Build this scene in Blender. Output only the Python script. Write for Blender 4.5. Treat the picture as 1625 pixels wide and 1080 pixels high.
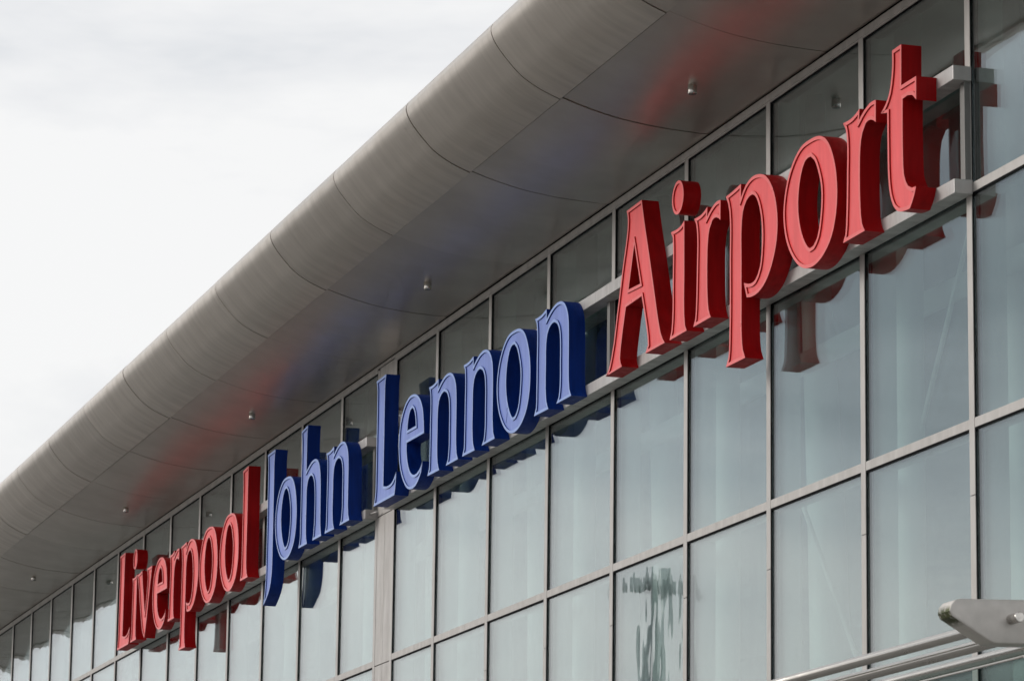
import bpy, bmesh, math, random
from mathutils import Vector, geometry
random.seed(7)
S = bpy.context.scene
C = S.collection
for o in list(bpy.data.objects):
    bpy.data.objects.remove(o)

# ------------------------------------------------------------------ camera
# facade: glass in the plane y = 0, x runs along it, the forecourt is at y < 0
cam_d = bpy.data.cameras.new('camera')
cam = bpy.data.objects.new('camera', cam_d); C.objects.link(cam)
cam.location = (17.34375, -7.84014, -3.40091)
cam.rotation_euler = (1.77137, -0.0129, 1.27341)
cam_d.sensor_width = 36.0
cam_d.lens = 5750.0 / 1625 * 36.0
cam_d.clip_start = 0.1; cam_d.clip_end = 6000
cam_d.dof.use_dof = True
cam_d.dof.focus_distance = 24.0
cam_d.dof.aperture_fstop = 9.0
S.camera = cam

# ------------------------------------------------------------------ sky
SUN_EL, SUN_AZ = math.radians(24), math.radians(208)
w = bpy.data.worlds.new('World'); S.world = w; w.use_nodes = True
nt = w.node_tree; N = nt.nodes; LK = nt.links; N.clear()
out = N.new('ShaderNodeOutputWorld'); bg = N.new('ShaderNodeBackground')
sky = N.new('ShaderNodeTexSky'); sky.sky_type = 'NISHITA'; sky.sun_disc = False
sky.sun_elevation = SUN_EL; sky.sun_rotation = SUN_AZ
sky.air_density = 1.0; sky.dust_density = 3.0; sky.ozone_density = 1.0
tc = N.new('ShaderNodeTexCoord'); mp = N.new('ShaderNodeMapping')
mp.inputs['Scale'].default_value = (1.0, 1.0, 3.2)
mp.inputs['Location'].default_value = (-7.057, 1.185, 2.073)
LK.new(tc.outputs['Generated'], mp.inputs['Vector'])
n1 = N.new('ShaderNodeTexNoise'); n1.inputs['Scale'].default_value = 1.7
n1.inputs['Detail'].default_value = 7; n1.inputs['Roughness'].default_value = 0.57
n1.inputs['Distortion'].default_value = 0.35
LK.new(mp.outputs['Vector'], n1.inputs['Vector'])
cr = N.new('ShaderNodeValToRGB')
cr.color_ramp.elements[0].position = 0.36; cr.color_ramp.elements[0].color = (2.5, 2.8, 3.15, 1)
cr.color_ramp.elements[1].position = 0.585; cr.color_ramp.elements[1].color = (6.95, 6.93, 6.9, 1)
for p_, c_ in ((0.45, (4.3, 4.6, 4.95, 1)), (0.53, (6.15, 6.2, 6.3, 1))):
    e = cr.color_ramp.elements.new(p_); e.color = c_
LK.new(n1.outputs['Fac'], cr.inputs['Fac'])
mx = N.new('ShaderNodeMix'); mx.data_type = 'RGBA'; mx.inputs['Factor'].default_value = 0.93
LK.new(sky.outputs['Color'], mx.inputs['A']); LK.new(cr.outputs['Color'], mx.inputs['B'])
LK.new(mx.outputs['Result'], bg.inputs['Color'])
bg.inputs['Strength'].default_value = 0.10
LK.new(bg.outputs['Background'], out.inputs['Surface'])

# ------------------------------------------------------------------ sun behind cloud
sd = bpy.data.lights.new('sun', 'SUN'); sd.energy = 1.3; sd.angle = math.radians(25); sd.color = (1.0, 0.97, 0.93)
sun = bpy.data.objects.new('sun', sd); C.objects.link(sun)
sv = Vector((math.sin(SUN_AZ) * math.cos(SUN_EL), math.cos(SUN_AZ) * math.cos(SUN_EL), math.sin(SUN_EL)))
sun.rotation_euler = sv.to_track_quat('Z', 'Y').to_euler()
sun.location = (0, -20, 30)

# ------------------------------------------------------------------ exposure
S.render.engine = 'CYCLES'
S.view_settings.view_transform = 'Standard'; S.view_settings.look = 'None'
S.view_settings.exposure = 0.48; S.view_settings.gamma = 1.0
S.view_settings.use_curve_mapping = False
S.cycles.transparent_max_bounces = 12
S.cycles.max_bounces = 5
S.cycles.use_adaptive_sampling = True
S.cycles.adaptive_threshold = 0.02
S.cycles.adaptive_min_samples = 24
S.cycles.use_denoising = True
S.cycles.diffuse_bounces = 2
S.cycles.glossy_bounces = 4
S.cycles.transmission_bounces = 4
S.render.resolution_x = 1024; S.render.resolution_y = 680

# ------------------------------------------------------------------ materials
def mat(name):
    m = bpy.data.materials.new(name); m.use_nodes = True
    b = m.node_tree.nodes['Principled BSDF']
    return m, m.node_tree.nodes, m.node_tree.links, b

def noisy(name, col, rough, metallic=0.0, scale=6.0, amount=0.10, rough_var=0.08, stretch=(1, 1, 1), per_object=0.0,
          bump=0.0, bump_scale=60.0, coat=0.0, spec=0.5, aniso=0.0):
    """one real surface: base colour with soft dirt mottling, uneven gloss, fine relief"""
    m, n, l, b = mat(name)
    b.inputs['Metallic'].default_value = metallic
    b.inputs['Specular IOR Level'].default_value = spec
    b.inputs['Coat Weight'].default_value = coat
    b.inputs['Coat Roughness'].default_value = 0.12
    if aniso: b.inputs['Anisotropic'].default_value = aniso
    t = n.new('ShaderNodeTexCoord'); mp = n.new('ShaderNodeMapping'); mp.inputs['Scale'].default_value = stretch
    ge = n.new('ShaderNodeNewGeometry')
    l.new(ge.outputs['Position'], mp.inputs['Vector'])
    a = n.new('ShaderNodeTexNoise'); a.inputs['Scale'].default_value = scale; a.inputs['Detail'].default_value = 3
    a.inputs['Roughness'].default_value = 0.6
    l.new(mp.outputs['Vector'], a.inputs['Vector'])
    r = n.new('ShaderNodeMapRange'); r.inputs['From Min'].default_value = 0.3; r.inputs['From Max'].default_value = 0.7
    r.inputs['To Min'].default_value = 1 - amount; r.inputs['To Max'].default_value = 1 + amount * 0.5
    l.new(a.outputs['Fac'], r.inputs['Value'])
    val = r.outputs['Result']
    if per_object:
        oi = n.new('ShaderNodeObjectInfo'); q = n.new('ShaderNodeMapRange')
        q.inputs['To Min'].default_value = 1 - per_object; q.inputs['To Max'].default_value = 1 + per_object
        l.new(oi.outputs['Random'], q.inputs['Value'])
        mu = n.new('ShaderNodeMath'); mu.operation = 'MULTIPLY'
        l.new(val, mu.inputs[0]); l.new(q.outputs['Result'], mu.inputs[1]); val = mu.outputs[0]
    v = n.new('ShaderNodeVectorMath'); v.operation = 'SCALE'; v.inputs[0].default_value = col
    l.new(val, v.inputs['Scale']); l.new(v.outputs['Vector'], b.inputs['Base Color'])
    rr = n.new('ShaderNodeMapRange'); rr.inputs['From Min'].default_value = 0.3; rr.inputs['From Max'].default_value = 0.7
    rr.inputs['To Min'].default_value = rough + rough_var; rr.inputs['To Max'].default_value = max(0.02, rough - rough_var)
    l.new(a.outputs['Fac'], rr.inputs['Value']); l.new(rr.outputs['Result'], b.inputs['Roughness'])
    if bump:
        f = n.new('ShaderNodeTexNoise'); f.inputs['Scale'].default_value = bump_scale; f.inputs['Detail'].default_value = 3
        l.new(mp.outputs['Vector'], f.inputs['Vector'])
        bp = n.new('ShaderNodeBump'); bp.inputs['Strength'].default_value = 1.0; bp.inputs['Distance'].default_value = bump
        l.new(f.outputs['Fac'], bp.inputs['Height']); l.new(bp.outputs['Normal'], b.inputs['Normal'])
    return m

def glass(name, tint, r0, wave, wave_scale=(1.6, 1, 0.7), dust=0.008, rough=0.0, bow=0.0022):
    """coated glazing: see-through with a mirror layer that grows at grazing angles and slight roller waves"""
    m = bpy.data.materials.new(name); m.use_nodes = True
    n = m.node_tree.nodes; l = m.node_tree.links; n.clear()
    o = n.new('ShaderNodeOutputMaterial')
    ge = n.new('ShaderNodeNewGeometry'); oi = n.new('ShaderNodeObjectInfo')
    off = n.new('ShaderNodeVectorMath'); off.operation = 'SCALE'; off.inputs[0].default_value = (37, 11, 53)
    l.new(oi.outputs['Random'], off.inputs['Scale'])
    ad = n.new('ShaderNodeVectorMath'); ad.operation = 'ADD'
    l.new(ge.outputs['Position'], ad.inputs[0]); l.new(off.outputs['Vector'], ad.inputs[1])
    mp = n.new('ShaderNodeMapping'); mp.inputs['Scale'].default_value = wave_scale
    l.new(ad.outputs['Vector'], mp.inputs['Vector'])
    nz = n.new('ShaderNodeTexNoise'); nz.inputs['Scale'].default_value = 1.0; nz.inputs['Detail'].default_value = 2.0
    nz.inputs['Roughness'].default_value = 0.42
    l.new(mp.outputs['Vector'], nz.inputs['Vector'])
    bp = n.new('ShaderNodeBump'); bp.inputs['Strength'].default_value = 1.0; bp.inputs['Distance'].default_value = wave
    tg = n.new('ShaderNodeTexCoord'); sg = n.new('ShaderNodeVectorMath'); sg.operation = 'SUBTRACT'
    sg.inputs[1].default_value = (0.5, 0.5, 0.5); l.new(tg.outputs['Generated'], sg.inputs[0])
    sq = n.new('ShaderNodeVectorMath'); sq.operation = 'MULTIPLY'; l.new(sg.outputs['Vector'], sq.inputs[0]); l.new(sg.outputs['Vector'], sq.inputs[1])
    dt = n.new('ShaderNodeVectorMath'); dt.operation = 'DOT_PRODUCT'; dt.inputs[1].default_value = (bow / wave, 0, 0.5 * bow / wave)
    l.new(sq.outputs['Vector'], dt.inputs[0])
    br = n.new('ShaderNodeMapRange'); br.inputs['To Min'].default_value = 0.4; br.inputs['To Max'].default_value = 1.6
    l.new(oi.outputs['Random'], br.inputs['Value'])
    bm_ = n.new('ShaderNodeMath'); bm_.operation = 'MULTIPLY'; l.new(dt.outputs['Value'], bm_.inputs[0]); l.new(br.outputs['Result'], bm_.inputs[1])
    sm = n.new('ShaderNodeMath'); sm.operation = 'ADD'; l.new(bm_.outputs[0], sm.inputs[0]); l.new(nz.outputs['Fac'], sm.inputs[1])
    l.new(sm.outputs[0], bp.inputs['Height'])
    lw = n.new('ShaderNodeLayerWeight'); lw.inputs['Blend'].default_value = 0.5
    p5 = n.new('ShaderNodeMath'); p5.operation = 'POWER'; p5.inputs[1].default_value = 5.0
    l.new(lw.outputs['Facing'], p5.inputs[0])
    fr = n.new('ShaderNodeMapRange'); fr.inputs['To Min'].default_value = r0; fr.inputs['To Max'].default_value = 1.0
    l.new(p5.outputs[0], fr.inputs['Value'])
    tr = n.new('ShaderNodeBsdfTransparent'); tr.inputs['Color'].default_value = (*tint, 1)
    gl = n.new('ShaderNodeBsdfGlossy'); gl.inputs['Roughness'].default_value = rough
    gl.inputs['Color'].default_value = (0.95, 0.975, 0.985, 1)
    l.new(bp.outputs['Normal'], gl.inputs['Normal'])
    ms = n.new('ShaderNodeMixShader')
    l.new(fr.outputs['Result'], ms.inputs['Fac']); l.new(tr.outputs[0], ms.inputs[1]); l.new(gl.outputs[0], ms.inputs[2])
    # thin film of rain dirt
    df = n.new('ShaderNodeBsdfDiffuse'); df.inputs['Color'].default_value = (0.45, 0.45, 0.42, 1)
    dz = n.new('ShaderNodeTexNoise'); dz.inputs['Scale'].default_value = 1.0; dz.inputs['Detail'].default_value = 6
    dm = n.new('ShaderNodeMapping'); dm.inputs['Scale'].default_value = (7, 1, 1.2)
    l.new(ad.outputs['Vector'], dm.inputs['Vector']); l.new(dm.outputs['Vector'], dz.inputs['Vector'])
    dr = n.new('ShaderNodeMapRange'); dr.inputs['From Min'].default_value = 0.35; dr.inputs['From Max'].default_value = 0.75
    dr.inputs['To Min'].default_value = 0.0; dr.inputs['To Max'].default_value = dust * 2
    l.new(dz.outputs['Fac'], dr.inputs['Value'])
    m2 = n.new('ShaderNodeMixShader')
    l.new(dr.outputs['Result'], m2.inputs['Fac']); l.new(ms.outputs[0], m2.inputs[1]); l.new(df.outputs[0], m2.inputs[2])
    l.new(m2.outputs[0], o.inputs['Surface'])
    return m

M = {}
M['alu'] = noisy('anodised_aluminium', (0.46, 0.434, 0.41), 0.46, 0.35, scale=3, stretch=(3, 1, 1), amount=0.16, per_object=0.03, bump=0.0002, bump_scale=180)
M['inner'] = noisy('white_inner_frame', (0.72, 0.73, 0.70), 0.5, 0.0, scale=3, amount=0.06)
M['rubber'] = noisy('black_gasket_rubber', (0.007, 0.007, 0.008), 0.8, 0.0, amount=0.2, spec=0.08)
M['soffit'] = noisy('brushed_soffit_metal', (0.55, 0.50, 0.45), 0.36, 0.90, scale=1.6, amount=0.10, rough_var=0.04, per_object=0.05)
M['nose'] = noisy('brushed_nose_metal', (0.62, 0.56, 0.50), 0.36, 0.88, scale=1.5, amount=0.13, rough_var=0.05, stretch=(6, 1, 1), per_object=0.07)
M['dark'] = noisy('dark_backing', (0.02, 0.02, 0.021), 0.8)
M['roof'] = noisy('grey_roof_sheet', (0.42, 0.42, 0.42), 0.5, 0.4)
M['rail'] = noisy('pale_rail_paint', (0.49, 0.468, 0.452), 0.40, 0.3, scale=2.2, stretch=(6, 2, 1.2), amount=0.24, per_object=0.03)
M['post'] = noisy('grey_post_paint', (0.20, 0.195, 0.185), 0.5, 0.2, scale=4, amount=0.12)
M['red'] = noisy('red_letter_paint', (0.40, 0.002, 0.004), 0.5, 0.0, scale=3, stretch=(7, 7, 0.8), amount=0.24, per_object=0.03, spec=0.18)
M['red_face'] = noisy('red_letter_face_lit', (0.82, 0.080, 0.082), 0.40, 0.0, scale=2.2, stretch=(3, 1, 0.7), amount=0.14, per_object=0.03)  # face paler than the sides: sky wash and stronger front light painted in
M['red_rim'] = noisy('red_letter_rim_lit', (0.80, 0.135, 0.13), 0.35, 0.0, scale=7, amount=0.08, per_object=0.03)  # same paint as the sides, its sky-lit front painted paler
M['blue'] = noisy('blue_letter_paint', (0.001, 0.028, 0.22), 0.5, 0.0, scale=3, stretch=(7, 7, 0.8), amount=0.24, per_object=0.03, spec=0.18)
M['blue_face'] = noisy('blue_letter_face_lit', (0.165, 0.235, 0.60), 0.40, 0.0, scale=2.2, stretch=(3, 1, 0.7), amount=0.14, per_object=0.03)  # sky sheen and front light put into the blue, lifting it above the sides
M['blue_rim'] = noisy('blue_letter_rim_lit', (0.25, 0.36, 0.70), 0.35, 0.0, scale=7, amount=0.08, per_object=0.03)  # body blue with the front edge's grazing sky reflection mixed into its colour
M['steel'] = noisy('brushed_stainless', (0.66, 0.63, 0.59), 0.20, 0.95, scale=30, amount=0.08, stretch=(0.2, 1, 1))
M['steel_plate'] = noisy('satin_steel_plate', (0.66, 0.62, 0.575), 0.45, 0.5, scale=9, amount=0.10, bump=0.0002, bump_scale=200)
M['lens'] = noisy('frosted_lens', (0.10, 0.10, 0.095), 0.35)
M['column'] = noisy('white_column_paint', (0.86, 0.87, 0.85), 0.5, scale=2, amount=0.05)
M['ceiling'] = noisy('interior_ceiling_panels', (0.30, 0.31, 0.30), 0.7, scale=1.0, amount=0.2)
M['iwall'] = noisy('interior_wall_paint', (0.34, 0.37, 0.39), 0.7, scale=0.6, amount=0.25)
M['ifloor'] = noisy('interior_floor', (0.28, 0.28, 0.27), 0.5, scale=0.6, amount=0.2)
M['ground'] = noisy('forecourt_paving', (0.165, 0.16, 0.15), 0.8, scale=0.35, amount=0.25, bump=0.004, bump_scale=12)
M['mast'] = noisy('galvanised_steel', (0.30, 0.33, 0.32), 0.5, 0.3, scale=8)
def algae(m, lim):
    """green growth where rain drips gather at the nose: a stain with its own ragged edge"""
    n = m.node_tree.nodes; l = m.node_tree.links; b = n['Principled BSDF']
    src = b.inputs['Base Color'].links[0].from_socket
    ge = n.new('ShaderNodeNewGeometry'); sx = n.new('ShaderNodeSeparateXYZ'); l.new(ge.outputs['Position'], sx.inputs[0])
    z = n.new('ShaderNodeTexNoise'); z.inputs['Scale'].default_value = 55; z.inputs['Detail'].default_value = 4; l.new(ge.outputs['Position'], z.inputs['Vector'])
    a = n.new('ShaderNodeMapRange'); a.inputs['From Min'].default_value = lim[0]; a.inputs['From Max'].default_value = lim[1]; l.new(sx.outputs['Y'], a.inputs['Value'])
    c = n.new('ShaderNodeMapRange'); c.inputs['From Min'].default_value = lim[2]; c.inputs['From Max'].default_value = lim[3]; l.new(sx.outputs['Z'], c.inputs['Value'])
    d = n.new('ShaderNodeMapRange'); d.inputs['From Min'].default_value = 0.28; d.inputs['From Max'].default_value = 0.46; l.new(z.outputs['Fac'], d.inputs['Value'])
    gx = n.new('ShaderNodeMapRange'); gx.inputs['From Min'].default_value = lim[4]; gx.inputs['From Max'].default_value = lim[5]; l.new(sx.outputs['X'], gx.inputs['Value'])
    k = None
    for s in (a, c, d, gx):
        if k is None: k = s.outputs['Result']; continue
        q = n.new('ShaderNodeMath'); q.operation = 'MULTIPLY'; l.new(k, q.inputs[0]); l.new(s.outputs['Result'], q.inputs[1]); k = q.outputs[0]
    mx = n.new('ShaderNodeMix'); mx.data_type = 'RGBA'; mx.inputs['B'].default_value = (0.055, 0.062, 0.018, 1)
    l.new(k, mx.inputs['Factor']); l.new(src, mx.inputs['A']); l.new(mx.outputs['Result'], b.inputs['Base Color'])
algae(M['steel_plate'], (-1.640, -1.675, -1.438, -1.462, 3.499, 3.494))
M['glass'] = glass('coated_glass', (0.878, 0.926, 0.915), 0.19, 0.0017, bow=0.012)
M['glass_in'] = glass('inner_glass', (0.878, 0.926, 0.915), 0.09, 0.0014, bow=0.010)
M['glass_wavy'] = glass('warped_glass', (0.878, 0.926, 0.915), 0.19, 0.0014, wave_scale=(3.4, 1, 1.3), bow=0.004)
M['glass_canopy'] = glass('canopy_glass', (0.80, 0.90, 0.88), 0.06, 0.0002, bow=0.0)

# ------------------------------------------------------------------ object helpers
def link(name, me, m, parent=None, loc=(0, 0, 0)):
    if m and not me.materials:
        me.materials.append(m)
    o = bpy.data.objects.new(name, me); C.objects.link(o)
    o.location = loc
    if parent: o.parent = parent
    return o
def empty(name, loc=(0, 0, 0)):
    o = bpy.data.objects.new(name, None); C.objects.link(o); o.location = loc; o.empty_display_size = 0.2
    return o
def tag(o, label, cat, group=None, kind=None):
    o['label'] = label; o['category'] = cat
    if group: o['group'] = group
    if kind: o['kind'] = kind
    return o
CACHE = {}
def box(name, x0, x1, y0, y1, z0, z1, mk, parent=None, bevel=0.0, ploc=(0, 0, 0)):
    """box with origin at its low corner; equal boxes share one mesh"""
    k = (round(x1 - x0, 4), round(y1 - y0, 4), round(z1 - z0, 4), mk, bevel)
    me = CACHE.get(k)
    if me is None:
        bm = bmesh.new(); bmesh.ops.create_cube(bm, size=1)
        for v in bm.verts:
            v.co = Vector(((v.co.x + .5) * (x1 - x0), (v.co.y + .5) * (y1 - y0), (v.co.z + .5) * (z1 - z0)))
        if bevel:
            bmesh.ops.bevel(bm, geom=bm.edges[:], offset=bevel, segments=2, affect='EDGES', profile=0.6)
        me = bpy.data.meshes.new(name); bm.to_mesh(me); bm.free(); CACHE[k] = me
    return link(name, me, M[mk], parent, (x0 - ploc[0], y0 - ploc[1], z0 - ploc[2]))
def mesh(name, vs, fs, smooth=False):
    me = bpy.data.meshes.new(name); me.from_pydata([tuple(v) for v in vs], [], fs)
    me.validate(); me.update()
    if smooth:
        me.polygons.foreach_set('use_smooth', [True] * len(me.polygons))
    return me
def tube_mesh(name, pts, rad, seg=20, caps=True):
    """round bar along a list of points, rad a number or one per point"""
    bm = bmesh.new(); rings = []
    pts = [Vector(p) for p in pts]
    for i, p in enumerate(pts):
        d = (pts[min(i + 1, len(pts) - 1)] - pts[max(i - 1, 0)]).normalized()
        up = Vector((0, 0, 1)) if abs(d.z) < 0.9 else Vector((1, 0, 0))
        a = d.cross(up).normalized(); b = d.cross(a).normalized()
        r = rad[i] if isinstance(rad, (list, tuple)) else rad
        rings.append([bm.verts.new(p + (a * math.cos(t) + b * math.sin(t)) * r) for t in [2 * math.pi * k / seg for k in range(seg)]])
    for q in range(len(rings) - 1):
        for k in range(seg):
            f = bm.faces.new((rings[q][k], rings[q][(k + 1) % seg], rings[q + 1][(k + 1) % seg], rings[q + 1][k])); f.smooth = True
    if caps:
        bm.faces.new(rings[0]); bm.faces.new(rings[-1])
    bmesh.ops.recalc_face_normals(bm, faces=bm.faces[:])
    me = bpy.data.meshes.new(name); bm.to_mesh(me); bm.free()
    return me

# ------------------------------------------------------------------ ground
GZ = -5.05
g = link('ground', mesh('ground', [(-3000, -3000, GZ), (3000, -3000, GZ), (3000, 3000, GZ), (-3000, 3000, GZ)], [(0, 1, 2, 3)]), M['ground'])
g['kind'] = 'structure'

# ------------------------------------------------------------------ terminal building
B = empty('terminal_building', (0, 0, GZ))
tag(B, 'glass and aluminium airport terminal with overhanging rounded metal eaves', 'building')
BL = (0, 0, GZ)
P = 1.5
FW = 0.066                                    # mullion face width; the listed x is its right edge
XM = [P * k for k in (4, 3, 2, 1)] + [-P * k for k in range(0, 8)] + [-11.79, -12.338] + [-P * (i - 1) - 0.116 for i in range(10, 29)]
ZT = [1.276, 0.0, -1.276, -2.552, -3.828]     # lower edges of the transoms
TH = 0.052
ZHEAD = 2.546
ZTOP = 2.604

def mullion(x):
    zj = -0.36 + random.uniform(-0.01, 0.01)
    cap = box('mullion', x - FW, x, -0.012, -0.007, zj + 0.002, ZHEAD + 0.012, 'alu', B, 0.0012, BL)
    L = (x - FW, -0.012, zj + 0.002)
    box('lower_cap', x - FW, x, -0.012, -0.007, GZ, zj - 0.002, 'alu', cap, 0.0012, L)
    box('gasket', x - 0.062, x - 0.004, -0.0065, 0.042, GZ, ZHEAD, 'rubber', cap, 0, L)
    box('inner_profile', x - 0.060, x - 0.006, 0.043, 0.19, GZ, ZHEAD + 0.05, 'inner', cap, 0.002, L)
for x in XM: mullion(x)

def add_pane(x0, x1, z0, z1, wavy=False):
    p = box('pane', x0, x1, 0.002, 0.008, z0, z1, 'glass_wavy' if wavy else 'glass', B, 0, BL)
    p.rotation_euler = (random.gauss(0, 0.00055), 0, random.gauss(0, 0.00055))
    box('inner_pane', x0, x1, 0.030, 0.036, z0, z1, 'glass_in', p, 0, (x0, 0.002, z0))

def transom(x0, x1, z, h=TH):
    c = box('transom', x0 + 0.0015, x1 - 0.0015, -0.0105, -0.0065, z, z + h, 'alu', B, 0.0012, BL)
    L = (x0 + 0.0015, -0.0105, z)
    box('gasket', x0 - 0.0035, x1 + 0.0035, -0.006, 0.0415, z - 0.011, z + h - 0.004, 'rubber', c, 0, L)
    box('inner_profile', x0 + 0.007, x1 - 0.007, 0.043, 0.16, z + 0.004, z + h - 0.006, 'inner', c, 0.002, L)

for a, b in zip(XM[:-1], XM[1:]):             # bays, right to left: a is the right mullion, b the left one
    x0, x1 = b, a - FW
    if abs(a + 11.79) < 1e-6:                 # metal movement-joint strip
        mid = (x0 + x1) / 2
        zs = [GZ] + sorted(ZT) + [ZHEAD + 0.03]
        for q in range(len(zs) - 1):
            for u0, u1 in ((x0 - 0.003, mid - 0.003), (mid + 0.003, x1 + 0.003)):
                box('joint_panel', u0, u1, -0.009, 0.03, zs[q] + 0.004, zs[q + 1] - 0.004, 'alu', B, 0.001, BL)
        box('joint_backing', x0, x1, 0.032, 0.05, GZ, ZHEAD, 'dark', B, 0, BL)
        continue
    for z in ZT: transom(x0, x1, z)
    lv = [GZ + 0.05] + [z for z in sorted(ZT)] + [ZHEAD]
    for q in range(len(lv) - 1):
        z0 = lv[q] + (TH - 0.004 if q else 0)
        add_pane(x0 - 0.0035, x1 + 0.0035, z0, lv[q + 1] - 0.011, wavy=(abs(a + 4.5) < 1e-6 and abs(lv[q + 1]) < 1e-6))
    # head rail piece over each bay
    box('head_rail', x0 - FW + 0.0015, x1 + FW - 0.0685 + 0.001, -0.0105 - 0.004, 0.04, ZHEAD + 0.0125, ZTOP, 'alu', B, 0.001, BL)
    box('head_trim', x0 + 0.001, x1 - 0.001, -0.0105, 0.03, ZHEAD, ZHEAD + 0.012, 'alu', B, 0, BL)
    box('head_gasket', x0 + 0.001, x1 - 0.001, -0.006, 0.03, ZHEAD - 0.0105, ZHEAD - 0.0005, 'rubber', B, 0, BL)
XL, XR = XM[-1] - 0.1, XM[0] + 0.2
box('head_rail', -12.338 - FW + 0.002, -11.79 - FW - 0.0005, -0.0145, 0.04, ZHEAD + 0.034, ZTOP, 'alu', B, 0.001, BL)
box('head_closer', XL, XR, 0.045, 0.12, ZHEAD + 0.01, 2.70, 'dark', B, 0, BL)

# ---- eaves: profile in (y, z), from the wall outwards and up round the nose
SOF = [(-0.012, 2.634), (-0.13, 2.637), (-0.35, 2.649), (-0.50, 2.666), (-0.66, 2.691), (-0.85, 2.737), (-1.007, 2.786)]
NOSE = [(-1.021, 2.774), (-1.10, 2.805), (-1.18, 2.842), (-1.28, 2.905), (-1.36, 2.985), (-1.42, 3.055), (-1.46, 3.115), (-1.477, 3.165),
        (-1.474, 3.190), (-1.460, 3.214), (-1.430, 3.237), (-1.36, 3.262), (-1.22, 3.292), (-1.0, 3.33)]
def dense(pl, n):
    """smooth polyline through the given points"""
    o = []
    for i in range(len(pl) - 1):
        p0 = Vector(pl[max(i - 1, 0)]); p1 = Vector(pl[i]); p2 = Vector(pl[i + 1]); p3 = Vector(pl[min(i + 2, len(pl) - 1)])
        for k in range(n):
            t = k / n
            o.append(0.5 * ((2 * p1) + (p2 - p0) * t + (2 * p0 - 5 * p1 + 4 * p2 - p3) * t * t + (3 * p1 - p0 - 3 * p2 + p3) * t ** 3))
    o.append(Vector(pl[-1])); return o
def strip_mesh(name, prof, width, thick, smooth=True):
    n = len(prof); vs = []; fs = []
    nor = []
    for i in range(n):
        d = (prof[min(i + 1, n - 1)] - prof[max(i - 1, 0)]).normalized()
        nor.append(Vector((d.y, -d.x)) )
    for x in (0, width):
        for i in range(n): vs.append((x, prof[i].x, prof[i].y))
    for x in (0, width):
        for i in range(n):
            q = prof[i] + nor[i] * thick; vs.append((x, q.x, q.y))
    A, Bq, Cq, D = 0, n, 2 * n, 3 * n
    for i in range(n - 1):
        fs.append((A + i, A + i + 1, Bq + i + 1, Bq + i))
        fs.append((Cq + i, D + i, D + i + 1, Cq + i + 1))
        fs.append((A + i, Cq + i, Cq + i + 1, A + i + 1))
        fs.append((Bq + i, Bq + i + 1, D + i + 1, D + i))
    fs.append((A, Bq, D, Cq)); fs.append((A + n - 1, Cq + n - 1, D + n - 1, Bq + n - 1))
    me = mesh(name, vs, fs)
    bm = bmesh.new(); bm.from_mesh(me); bmesh.ops.recalc_face_normals(bm, faces=bm.faces[:]); bm.to_mesh(me); bm.free()
    if smooth:
        for p in me.polygons:
            p.use_smooth = abs(p.normal.x) < 0.5
        me.set_sharp_from_angle(angle=math.radians(35))
    return me
PW = 2.046
sp, npf = dense(SOF, 4), dense(NOSE, 5)
probe = sp[3] - sp[0]
smesh = strip_mesh('soffit_panel', sp, PW - 0.012, -0.02)
nmesh = strip_mesh('nose_panel', npf, PW - 0.017, -0.02)
SX = -4.098
for k in range(-6, 18):
    x = SX - PW * k + 0.0085 - PW
    so = link('soffit_panel', smesh, M['soffit'], B, (x, random.uniform(-0.001, 0.001), -GZ + random.gauss(0, 0.0012)))
    so.rotation_euler = (random.gauss(0, 0.0010), random.gauss(0, 0.0007), 0)
    so.location.x -= 0.0025
    no = link('nose_panel', nmesh, M['nose'], B, (x, random.gauss(0, 0.0012), -GZ + random.gauss(0, 0.001)))
XE0, XE1 = SX - PW * 18, SX + PW * 6
# black sealant bulging from one soffit joint above the longer blue word
sl = [q for q in sp if -0.66 < q.x < -0.24]
link('sealant_bead', strip_mesh('sealant_bead', [Vector((q.x, q.y - 0.004)) for q in sl], 0.030, -0.012), M['rubber'], B, (SX - PW * 4 - 0.015, 0, -GZ))
# backing behind the open joints and the roof sheet above
bk = dense([(0.05, 2.665), (-0.35, 2.70), (-0.66, 2.745), (-1.0, 2.84), (-1.2, 2.91), (-1.34, 3.06), (-1.41, 3.15), (-1.38, 3.20), (-1.0, 3.295)], 4)
link('eaves_backing', strip_mesh('eaves_backing', bk, XE1 - XE0, -0.01), M['dark'], B, (XE0, 0, -GZ))
rf = dense([(-1.004, 3.345), (0.0, 3.55), (2.0, 3.90), (5.0, 4.25), (9.0, 4.35), (14.0, 4.1)], 4)
link('roof', strip_mesh('roof', rf, XE1 - XE0, -0.12), M['roof'], B, (XE0, 0, -GZ))

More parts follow.
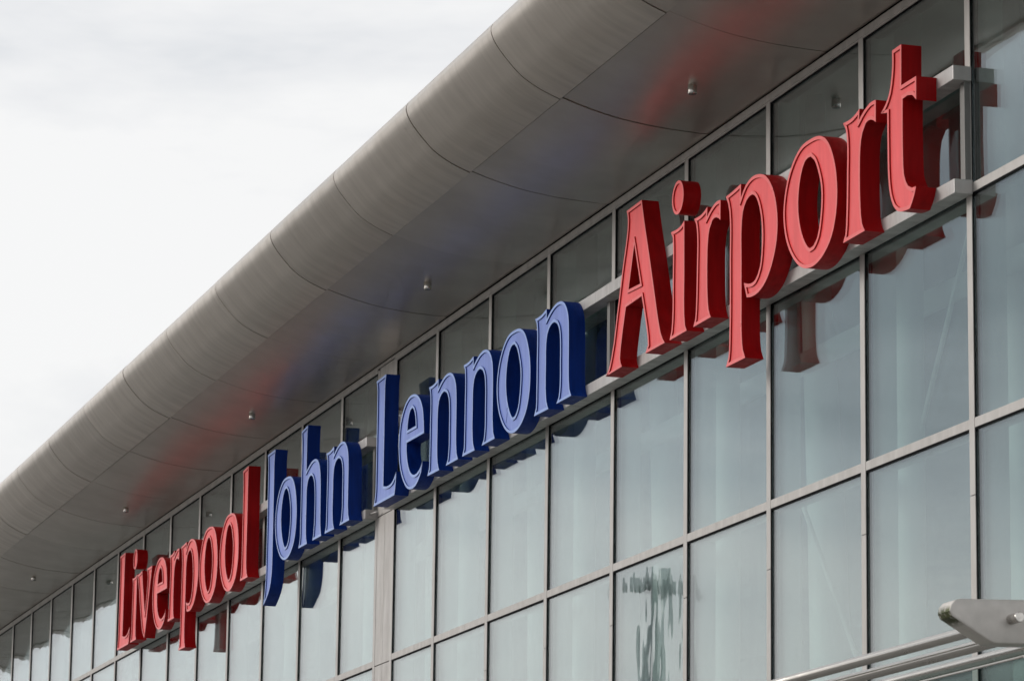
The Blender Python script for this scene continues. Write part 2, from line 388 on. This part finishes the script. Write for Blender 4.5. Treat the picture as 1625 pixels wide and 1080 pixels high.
# ---- inside, seen through the glass
def quad(name, vs, mk, t=None):
    return link(name, mesh(name, vs, [(0, 1, 2, 3)]), M[mk], B, (0, 0, -GZ))
box('interior_ceiling', XL, XR, 0.20, 12.0, 3.0, 3.08, 'ceiling', B, 0, BL)
box('interior_floor', XL, XR, 0.20, 12.0, GZ + 0.01, GZ + 0.11, 'ifloor', B, 0, BL)
box('interior_wall', XL, XR, 12.0, 12.2, GZ, 3.08, 'iwall', B, 0, BL)
for xe in (XL - 0.15, XR):
    box('interior_wall', xe, xe + 0.15, 0.2, 12.0, GZ, 3.08, 'iwall', B, 0, BL)
for k in range(-1, 12):
    x = -1.72 - 3.03 * k
    link('column', CACHE.setdefault('col', tube_mesh('column', [(0, 0, 0), (0, 0, 8.0)], 0.085, 24)), M['column'], B, (x, 0.36, 0.1))
for k in range(-1, 10):
    x = -4.02 - 3.0 * k
    link('raking_column', CACHE.setdefault('rak', tube_mesh('raking_column', [(0.25, 0, 0), (0.16, 0, 4.3), (0.10, 0, 5.2), (-0.05, 0, 6.6), (-0.3, 0.1, 8.0)], [0.13, 0.13, 0.12, 0.10, 0.06], 24)),
         M['column'], B, (x, 0.72, 0.1))
link('interior_beam', tube_mesh('interior_beam', [(0, 0, 0), (26, 0, 0)], 0.07, 20), M['column'], B, (-24.0, 0.62, 1.13 - GZ))
for (a, b) in (((-3.78, 0.4, 0.45), (-2.58, 0.4, -1.0)), ((-1.02, 0.4, 1.2), (-1.68, 0.4, 0.25))):
    va, vb = Vector(a), Vector(b); d = (va - vb).normalized()
    if d.z < 0: d = -d
    ext = va + d * 0.9
    r = link('tie_rod', tube_mesh('tie_rod', [va + d * 0.5, vb - d * 0.02], 0.015, 10), M['column'], B, (0, 0, -GZ))
    link('fork_end', tube_mesh('fork_end', [vb + d * 0.10, vb + d * 0.02, vb - d * 0.06], [0.01, 0.028, 0.03], 12), M['column'], r)

# ------------------------------------------------------------------ sign frames carrying the letters
def sign_frame(label, xa, xb, posts, cuts):
    f = empty('letter_rack', (xb, -0.012, 1.262)); tag(f, label, 'rack', 'rail frames behind the letters')
    L = (xb, -0.012, 1.262)
    for z0, z1 in ((1.262, 1.341), (1.890, 1.970)):
        xs = [xa] + cuts + [xb]
        for q in range(len(xs) - 1):
            box('rail', xs[q] + 0.0015, xs[q + 1] - 0.0015, -0.12, -0.0125, z0, z1, 'rail', f, 0.003, L)
    for px in posts:
        box('post', px - 0.062, px - 0.004, -0.045, -0.0126, 1.3412, 1.8898, 'post', f, 0.002, L)
    return f
sign_frame('pale metal rack of two rails behind the first red word and the shorter blue word', -22.70, -12.335, [-12.34, -15.116, -18.116, -21.116], [-19.6, -16.0])
sign_frame('pale metal rack of two rails behind the longer blue word and the last red word', -11.775, 0.022, [0.0, -3.0, -6.0, -9.0, -11.72], [-9.4, -5.55, -2.6])

link('locking_pin', tube_mesh('locking_pin', [(0, 0, 0), (0.16, 0.03, 0)], 0.007, 10), M['rail'], bpy.data.objects['letter_rack'], (-0.012, -0.065, 0.042))
# ------------------------------------------------------------------ letters
GLY = {
    'A': [
        "422,1055c 728,1062c 799,871s 901,624s 1010,344s 1082,166s 1134,69s 1203,6c 824,6c 872,55s 864,104s 820,223s 740,408c 418,398c 362,265s 311,120s 301,68s 342,7c 0,1c 66,39s 145,157s 242,403s 346,682s 433,893s 449,979s",
        "583,794c 710,497c 470,506c",
    ],
    'i': [
        "16,712c 207,712s 274,734c 277,410s 280,106s 293,46s 326,5c 0,3c 36,59s 54,161s 57,350s 60,615s 54,669s",
    ],
    'r': [
        "10,701c 158,701s 255,726c 248,661c 319,695s 406,719s 492,716c 490,588c 419,621s 347,619s 294,574s 266,501s 256,400s 261,158s 279,62s 322,5c 0,3c 36,47s 52,147s 65,376s 68,584s 48,659s",
    ],
    't': [
        "167,936c 298,938c 293,705c 498,704c 495,572c 444,612s 376,627s 310,624c 309,297s 320,194s 371,121s 424,97s 481,92c 459,51s 395,-12c 321,-8s 239,7s 171,50s 123,128s 100,235s 94,394s 93,600c 0,619c 71,655s 123,704s 159,797s 169,874s",
    ],
    'o': [
        "591,713s 433,732s 273,719s 144,652s 56,558s 5,439s 0,342s 43,211s 140,92s 257,11s 373,-26s 510,-30s 645,8s 759,86s 825,205s 843,335s 824,457s 775,564s 694,660s",
        "439,627s 347,620s 283,554s 243,450s 238,354s 270,242s 333,147s 417,83s 473,86s 543,133s 579,213s 601,319s 598,408s 557,505s 495,592s",
    ],
    'p': [
        "0,713c 146,722s 264,734c 264,646c 348,706s 447,731s 562,724s 676,689s 772,618s 846,512s 883,374s 867,248s 793,123s 690,38s 561,-6s 430,-9s 365,1c 315,102c 430,74s 512,81s 587,143s 620,255s 623,373s 594,487s 529,585s 464,621s 365,609s 298,548s 275,450s 275,257s 275,-8s 279,-224s 299,-311s 338,-366c 4,-364c 47,-312s 64,-183s 70,276s 62,607s 38,662s",
    ],
    'L': [
        "14,1058c 330,1066c 306,1010s 299,893s 300,559s 302,127c 462,107s 605,127s 703,188c 690,82s 660,0c 0,0c 50,90s 58,266s 57,600s 56,879s 48,992s",
    ],
    'e': [
        "454,738s 294,741s 158,689s 44,583s 0,460s 1,329s 52,191s 149,79s 266,2s 387,-27s 525,-21s 639,26s 694,70s 728,150c 654,98s 499,74s 378,108s 293,186s 246,290s 240,375c 760,370c 746,465s 707,578s 636,660s 554,709s",
        "253,473c 511,470c 490,551s 442,615s 393,638s 334,626s 279,565s",
    ],
    'n': [
        "0,715c 153,716s 273,737c 278,660c 351,693s 469,726s 582,729s 672,706s 739,657s 781,591s 798,497s 802,332s 808,125s 823,57s 864,3c 527,3c 575,38s 600,117s 602,282s 598,449s 576,528s 522,583s 461,604s 372,597s 300,551s 274,480s 271,338s 275,128s 294,58s 340,-1c 0,3c 43,55s 51,163s 53,374s 52,628s 40,672s",
    ],
    'J': [
        "30,1065c 345,1072c 322,1002s 322,702s 326,181s 318,-84s 262,-209s 153,-290s 0,-356c 41,-269s 73,-155s 84,141s 80,588s 62,997s",
    ],
    'h': [
        "24,1066c 266,1090c 252,1027s 246,911s 248,669c 340,702s 457,730s 599,727s 698,686s 763,595s 788,476s 801,245s 811,94s 852,3c 529,3c 561,60s 582,184s 580,392s 548,524s 495,581s 421,607s 328,587s 277,519s 274,379s 276,145s 290,62s 329,3c 0,3c 48,60s 60,234s 60,528s 61,822s 55,963s",
    ],
    'l': [
        "14,1072c 255,1090c 250,1020s 250,688s 252,434s 259,127s 280,57s 333,3c 5,3c 48,70s 58,180s 56,450s 52,805s 44,993s",
    ],
    'v': [
        "0,718c 181,718s 286,735c 315,633s 400,444s 500,242c 538,323s 588,482s 610,643s 556,721c 716,716s 832,721c 768,573s 672,327s 604,150s 547,26s 512,-32c 394,59s 315,180s 213,380s 117,583s 57,676s",
    ],
}
def parse(s):
    o = []
    for t in s.split():
        x, z = t[:-1].split(','); o.append((float(x) / 1000, float(z) / 1000, t[-1]))
    return o
def smooth_loop(pts, step=0.035):
    n = len(pts); out = []
    for i in range(n):
        p1 = pts[i]; p2 = pts[(i + 1) % n]
        a = Vector(p1[:2]); b = Vector(p2[:2])
        p0 = Vector(pts[i - 1][:2]) if p1[2] == 's' else a - (b - a) * 0.0
        p3 = Vector(pts[(i + 2) % n][:2]) if p2[2] == 's' else b + (b - a) * 0.0
        k = max(1, int((b - a).length / step))
        if p1[2] == 'c' and p2[2] == 'c': k = 1
        l0 = max((a - p0).length, 1e-6); l1 = (b - a).length; l2 = max((p3 - b).length, 1e-6)
        # tangents scaled to the chord so that uneven spacing does not overshoot
        m1 = ((b - a) / l1 + (a - p0) / l0) * 0.5 * l1 if p1[2] == 's' else None
        m2 = ((p3 - b) / l2 + (b - a) / l1) * 0.5 * l1 if p2[2] == 's' else None
        if m1 is None: m1 = (b - a) * 1.5 - (m2 if m2 is not None else (b - a)) * 0.5
        if m2 is None: m2 = (b - a) * 1.5 - m1 * 0.5
        for q in range(k):
            t = q / k; t2 = t * t; t3 = t2 * t
            out.append(a * (2 * t3 - 3 * t2 + 1) + m1 * (t3 - 2 * t2 + t) + b * (-2 * t3 + 3 * t2) + m2 * (t3 - t2))
    return out
def area(l): return 0.5 * sum(l[i].x * l[(i + 1) % len(l)].y - l[(i + 1) % len(l)].x * l[i].y for i in range(len(l)))
def inset(l, d):
    """move a counter-clockwise loop to its left by d (into the glyph), mitred, sharp tips limited"""
    n = len(l); o = []
    for i in range(n):
        a, b, c = l[i - 1], l[i], l[(i + 1) % n]
        e1 = (b - a).normalized(); e2 = (c - b).normalized()
        n1 = Vector((-e1.y, e1.x)); n2 = Vector((-e2.y, e2.x))
        m = n1 + n2
        if m.length < 1e-4: m = n1.copy()
        m.normalize(); k = 1.0 / max(0.42, m.dot(n1))
        o.append(b + m * d * k)
    return o
def fill(loops):
    vs = []; es = []
    for l in loops:
        s = len(vs); vs += [v.copy() for v in l]
        es += [(s + i, s + (i + 1) % len(l)) for i in range(len(l))]
    r = geometry.delaunay_2d_cdt(vs, es, [], 1, 1e-6)
    def inside(p, l):
        c = False
        for i in range(len(l)):
            a, b = l[i - 1], l[i]
            if (a.y > p.y) != (b.y > p.y) and p.x < (b.x - a.x) * (p.y - a.y) / (b.y - a.y) + a.x: c = not c
        return c
    fs = []
    for f in r[2]:
        m = sum((r[0][q] for q in f), Vector((0, 0))) / len(f)
        if inside(m, loops[0]) and not any(inside(m, l) for l in loops[1:]): fs.append(f)
    return r[0], fs
YB, YR, YF = -0.1205, -0.2285, -0.2405        # back, face plate, rim front
RIM = 0.021
def glyph_meshes(key, loops):
    fixed = []
    for i, l in enumerate(loops):
        l = [v for q, v in enumerate(l) if (v - l[q - 1]).length > 1e-5]
        ccw = area(l) > 0
        if (i == 0) != ccw: l.reverse()
        fixed.append(l)
    # body: side walls and back
    vs = []; fs = []
    for l in fixed:
        s = len(vs); n = len(l)
        vs += [(v.x, YB, v.y) for v in l] + [(v.x, YR, v.y) for v in l]
        fs += [(s + i, s + (i + 1) % n, s + n + (i + 1) % n, s + n + i) for i in range(n)]
    pv, pf = fill(fixed)
    for y in (YB, YR - 0.0002 + 0.0002):
        s = len(vs); vs += [(v.x, y, v.y) for v in pv]; fs += [tuple(s + q for q in f) for f in pf]
    body = mesh(key + '_body', vs, fs)
    # rim: raised edge band
    vs = []; fs = []
    ins = [inset(l, RIM) for l in fixed]
    for l, q in zip(fixed, ins):
        s = len(vs); n = len(l)
        vs += [(v.x, YR, v.y) for v in l] + [(v.x, YF, v.y) for v in l] + [(v.x, YF, v.y) for v in q] + [(v.x, YR, v.y) for v in q]
        for i in range(n):
            j = (i + 1) % n
            for a in range(3):
                fs.append((s + a * n + i, s + a * n + j, s + (a + 1) * n + j, s + (a + 1) * n + i))
    rim = mesh(key + '_rim', vs, fs)
    # face plate set back behind the rim
    pv, pf = fill(ins)
    vs = [(v.x, YR - 0.003, v.y) for v in pv]; fs = [tuple(f) for f in pf]
    face = mesh(key + '_face', vs, fs)
    for me in (body, rim, face):
        bm = bmesh.new(); bm.from_mesh(me)
        bmesh.ops.remove_doubles(bm, verts=bm.verts[:], dist=1e-6)
        if me is body or me is rim: bmesh.ops.recalc_face_normals(bm, faces=bm.faces[:])
        else:
            for f in bm.faces:
                if f.normal.y > 0: f.normal_flip()
            ext = bmesh.ops.extrude_face_region(bm, geom=bm.faces[:])
            for v in ext['geom']:
                if isinstance(v, bmesh.types.BMVert): v.co.y += 0.0026
            bmesh.ops.recalc_face_normals(bm, faces=bm.faces[:])
        bm.to_mesh(me); bm.free()
        me.polygons.foreach_set('use_smooth', [True] * len(me.polygons))
        me.set_sharp_from_angle(angle=math.radians(28))
    return body, rim, face
GM = {}
for k, ls in GLY.items():
    GM[k] = glyph_meshes('letter_' + k, [smooth_loop(parse(s)) for s in ls])
dot = [Vector((0.148 + 0.111 * math.cos(2 * math.pi * q / 40), 0.913 + 0.111 * math.sin(2 * math.pi * q / 40))) for q in range(40)]
GM['dot'] = glyph_meshes('letter_dot', [dot])
COPY = {}
def sign_letter(ch, x, colour, label, group):
    o = empty('sign_letter', (x, 0, 1.25))
    tag(o, label, 'letter', group)
    for key, pre in ((ch, ''),) + ((('dot', 'dot_'),) if ch == 'i' else ()):
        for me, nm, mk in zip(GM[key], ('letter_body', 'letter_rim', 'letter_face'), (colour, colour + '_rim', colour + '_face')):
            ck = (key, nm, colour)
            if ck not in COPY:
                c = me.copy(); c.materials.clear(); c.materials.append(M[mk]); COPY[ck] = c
                if nm == 'letter_rim':                # returns keep the body colour; only the front edge has sky light painted in
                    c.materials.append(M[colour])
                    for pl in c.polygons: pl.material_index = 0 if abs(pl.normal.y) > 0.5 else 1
            link(pre + nm if pre else nm, COPY[ck], None, o)
    return o
W1, W2, W3, W4 = 'red letters of the first word', 'blue letters of the shorter blue word', 'blue letters of the longer blue word', 'red letters of the last word'
LET = [
 ('L', -22.834, 'red', 'red capital L at the far left, first letter of the whole sign', W1),
 ('i', -22.065, 'red', 'red letter i with round dot, squeezed between red capital L and red v', W1),
 ('v', -21.788, 'red', 'red letter v, the only v on the sign', W1),
 ('e', -20.882, 'red', 'red letter e right after the v', W1),
 ('r', -20.033, 'red', 'small red letter r between the red e and the hanging p of the first word', W1),
 ('p', -19.439, 'red', 'red letter p of the first red word, its stem hanging below the rail', W1),
 ('o', -18.499, 'red', 'red round o next to the p in the first red word, left of the pair', W1),
 ('o', -17.557, 'red', 'red round o just left of the tall red l, right of the pair', W1),
 ('l', -16.618, 'red', 'tall red letter l ending the first red word, beside the blue J', W1),
 ('J', -15.594, 'blue', 'blue capital J with tail curling below the rail', W2),
 ('o', -15.185, 'blue', 'blue round o tucked against the capital J', W2),
 ('h', -14.249, 'blue', 'tall blue letter h, the only h on the sign', W2),
 ('n', -13.276, 'blue', 'blue letter n right after the tall h, ending the shorter blue word', W2),
 ('L', -11.601, 'blue', 'blue capital L starting the longer blue word over the metal joint strip', W3),
 ('e', -10.828, 'blue', 'blue letter e beside the blue capital L, the only blue e', W3),
 ('n', -9.944, 'blue', 'blue letter n right after the blue e, left of the double n', W3),
 ('n', -8.964, 'blue', 'blue letter n left of the large blue o, right of the double n', W3),
 ('o', -8.062, 'blue', 'large blue round o with a cracked face, between two blue n letters', W3),
 ('n', -7.119, 'blue', 'last blue letter n, ending the longer blue word before the red capital A', W3),
 ('A', -5.498, 'red', 'big red capital A starting the last word', W4),
 ('i', -4.202, 'red', 'red letter i with large round dot right of the capital A', W4),
 ('r', -3.753, 'red', 'red letter r between the dotted i and the p of the last word', W4),
 ('p', -3.164, 'red', 'large red letter p of the last word, its stem hanging below the rail', W4),
 ('o', -2.183, 'red', 'large red round o near the right end of the sign', W4),
 ('r', -1.257, 'red', 'red letter r between the large o and the final t', W4),
 ('t', -0.696, 'red', 'red letter t ending the sign at the far right', W4),
]
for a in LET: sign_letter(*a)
# hairline crack across the foot of the big blue o's face
ck = link('face_crack', tube_mesh('face_crack', [(0.225, -0.2318, 0.075), (0.25, -0.2318, 0.14), (0.245, -0.2318, 0.175), (0.31, -0.2318, 0.245)], 0.0022, 6), M['blue'], None)
for o in bpy.data.objects:
    if o.get('label', '').startswith('large blue round o'): ck.parent = o

# ------------------------------------------------------------------ lights under the eaves
def soffit_light(x, y, z, label):
    o = empty('soffit_light', (x, y, z)); tag(o, label, 'light', 'lights under the eaves')
    k = 'lampparts'
    if k not in CACHE:
        CACHE[k] = (tube_mesh('housing', [(0, 0, 0.01), (0, 0, -0.066), (0, 0, -0.070)], [0.029, 0.029, 0.027], 24),
                    tube_mesh('flange', [(0, 0, 0.012), (0, 0, -0.004)], [0.046, 0.044], 24),
                    tube_mesh('lens', [(0, 0, -0.0702), (0, 0, -0.0715)], [0.024, 0.023], 24))
    h, f, l = CACHE[k]
    link('housing', h, M['steel'], o); link('flange', f, M['dark'], o); link('lens', l, M['lens'], o)
LP = [(-3.13, 'small cylindrical light under the eaves above the last red word'),
      (-9.19, 'small cylindrical light under the eaves above the longer blue word'),
      (-15.24, 'small cylindrical light under the eaves above the shorter blue word'),
      (-21.34, 'small cylindrical light under the eaves above the first red word'),
      (-27.30, 'small cylindrical light under the eaves left of the whole sign'),]
for x, t in LP: soffit_light(x, -0.475, 2.660, t)

# ------------------------------------------------------------------ steel entrance canopy, lower right
K = empty('entrance_canopy', (3.5, 0, -1.6))
tag(K, 'stainless steel canopy arm with rounded nose and three round rails, lower right', 'canopy')
KL = Vector((3.5, 0, -1.6))
arm = [(-1.665, -1.4165), (-1.690, -1.424), (-1.708, -1.444), (-1.714, -1.470), (-1.703, -1.492), (-1.540, -1.585), (-1.516, -1.5945), (-1.490, -1.597), (-0.013, -1.560), (-0.013, -1.365)]
vs = []; fs = []
n = len(arm); TK = 0.13
bm = bmesh.new()
fa = [bm.verts.new((0, y, z + 1.6)) for y, z in arm]; fb = [bm.verts.new((-TK, y, z + 1.6)) for y, z in arm]
bm.faces.new(fa); bm.faces.new(fb)
for i in range(n): bm.faces.new((fa[i], fa[(i + 1) % n], fb[(i + 1) % n], fb[i]))
bmesh.ops.recalc_face_normals(bm, faces=bm.faces[:])
bmesh.ops.bevel(bm, geom=[e for e in bm.edges if all(abs(v.co.x) < 1e-5 for v in e.verts) or all(abs(v.co.x + TK) < 1e-5 for v in e.verts)], offset=0.006, segments=3, affect='EDGES', profile=0.5)
me = bpy.data.meshes.new('arm'); bm.to_mesh(me); bm.free()
me.polygons.foreach_set('use_smooth', [True] * len(me.polygons)); me.set_sharp_from_angle(angle=math.radians(30))
a = link('arm', me, M['steel_plate'], K)
link('pin', tube_mesh('pin', [(-0.01, -1.436, 0.107), (0.085, -1.436, 0.107), (0.09, -1.436, 0.107)], [0.0215, 0.0215, 0.019], 24), M['steel'], K)
for y, z in ((-1.541, -1.528), (-1.435, -1.568), (-1.206, -1.567)):
    link('rail', tube_mesh('rail', [(-13.0, y, z + 1.6), (-TK + 0.01, y, z + 1.6)], 0.0245, 20), M['steel'], K)
link('canopy_glass_edge', tube_mesh('canopy_glass_edge', [(-13.0, -1.332, -0.034), (-0.1, -1.332, -0.034)], 0.004, 10), M['steel'], K)
for q in range(5):
    box('canopy_pane', 3.4 - 2.5 * (q + 1) + 0.006, 3.4 - 2.5 * q - 0.006, -1.326, -0.06, -1.6385, -1.6285, 'glass_canopy', K, 0, KL)

# ------------------------------------------------------------------ lighting column across the forecourt, mirrored in the glass
m0 = empty('lighting_column', (-42.3, -12.95, GZ))
tag(m0, 'slender lighting column with two drooping arms, seen reflected in the glazing', 'lamp post')
link('pole', tube_mesh('pole', [(0, 0, 0), (0, 0, 4), (0, 0, 10.4)], [0.20, 0.17, 0.13], 14), M['mast'], m0)
for s in (-1, 1):
    ar = link('arm', tube_mesh('arm', [(0, 0, 9.5), (0.03 * s, 0.08 * s, 10.1), (0.05 * s, 0.16 * s, 10.25), (0.08 * s, 0.24 * s, 10.1)], [0.08, 0.07, 0.07, 0.06], 10), M['mast'], m0)
    link('lamp_head', tube_mesh('lamp_head', [(0.08 * s, 0.22 * s, 10.14), (0.1 * s, 0.3 * s, 10.1), (0.14 * s, 0.42 * s, 10.0)], [0.06, 0.14, 0.08], 12), M['mast'], ar)
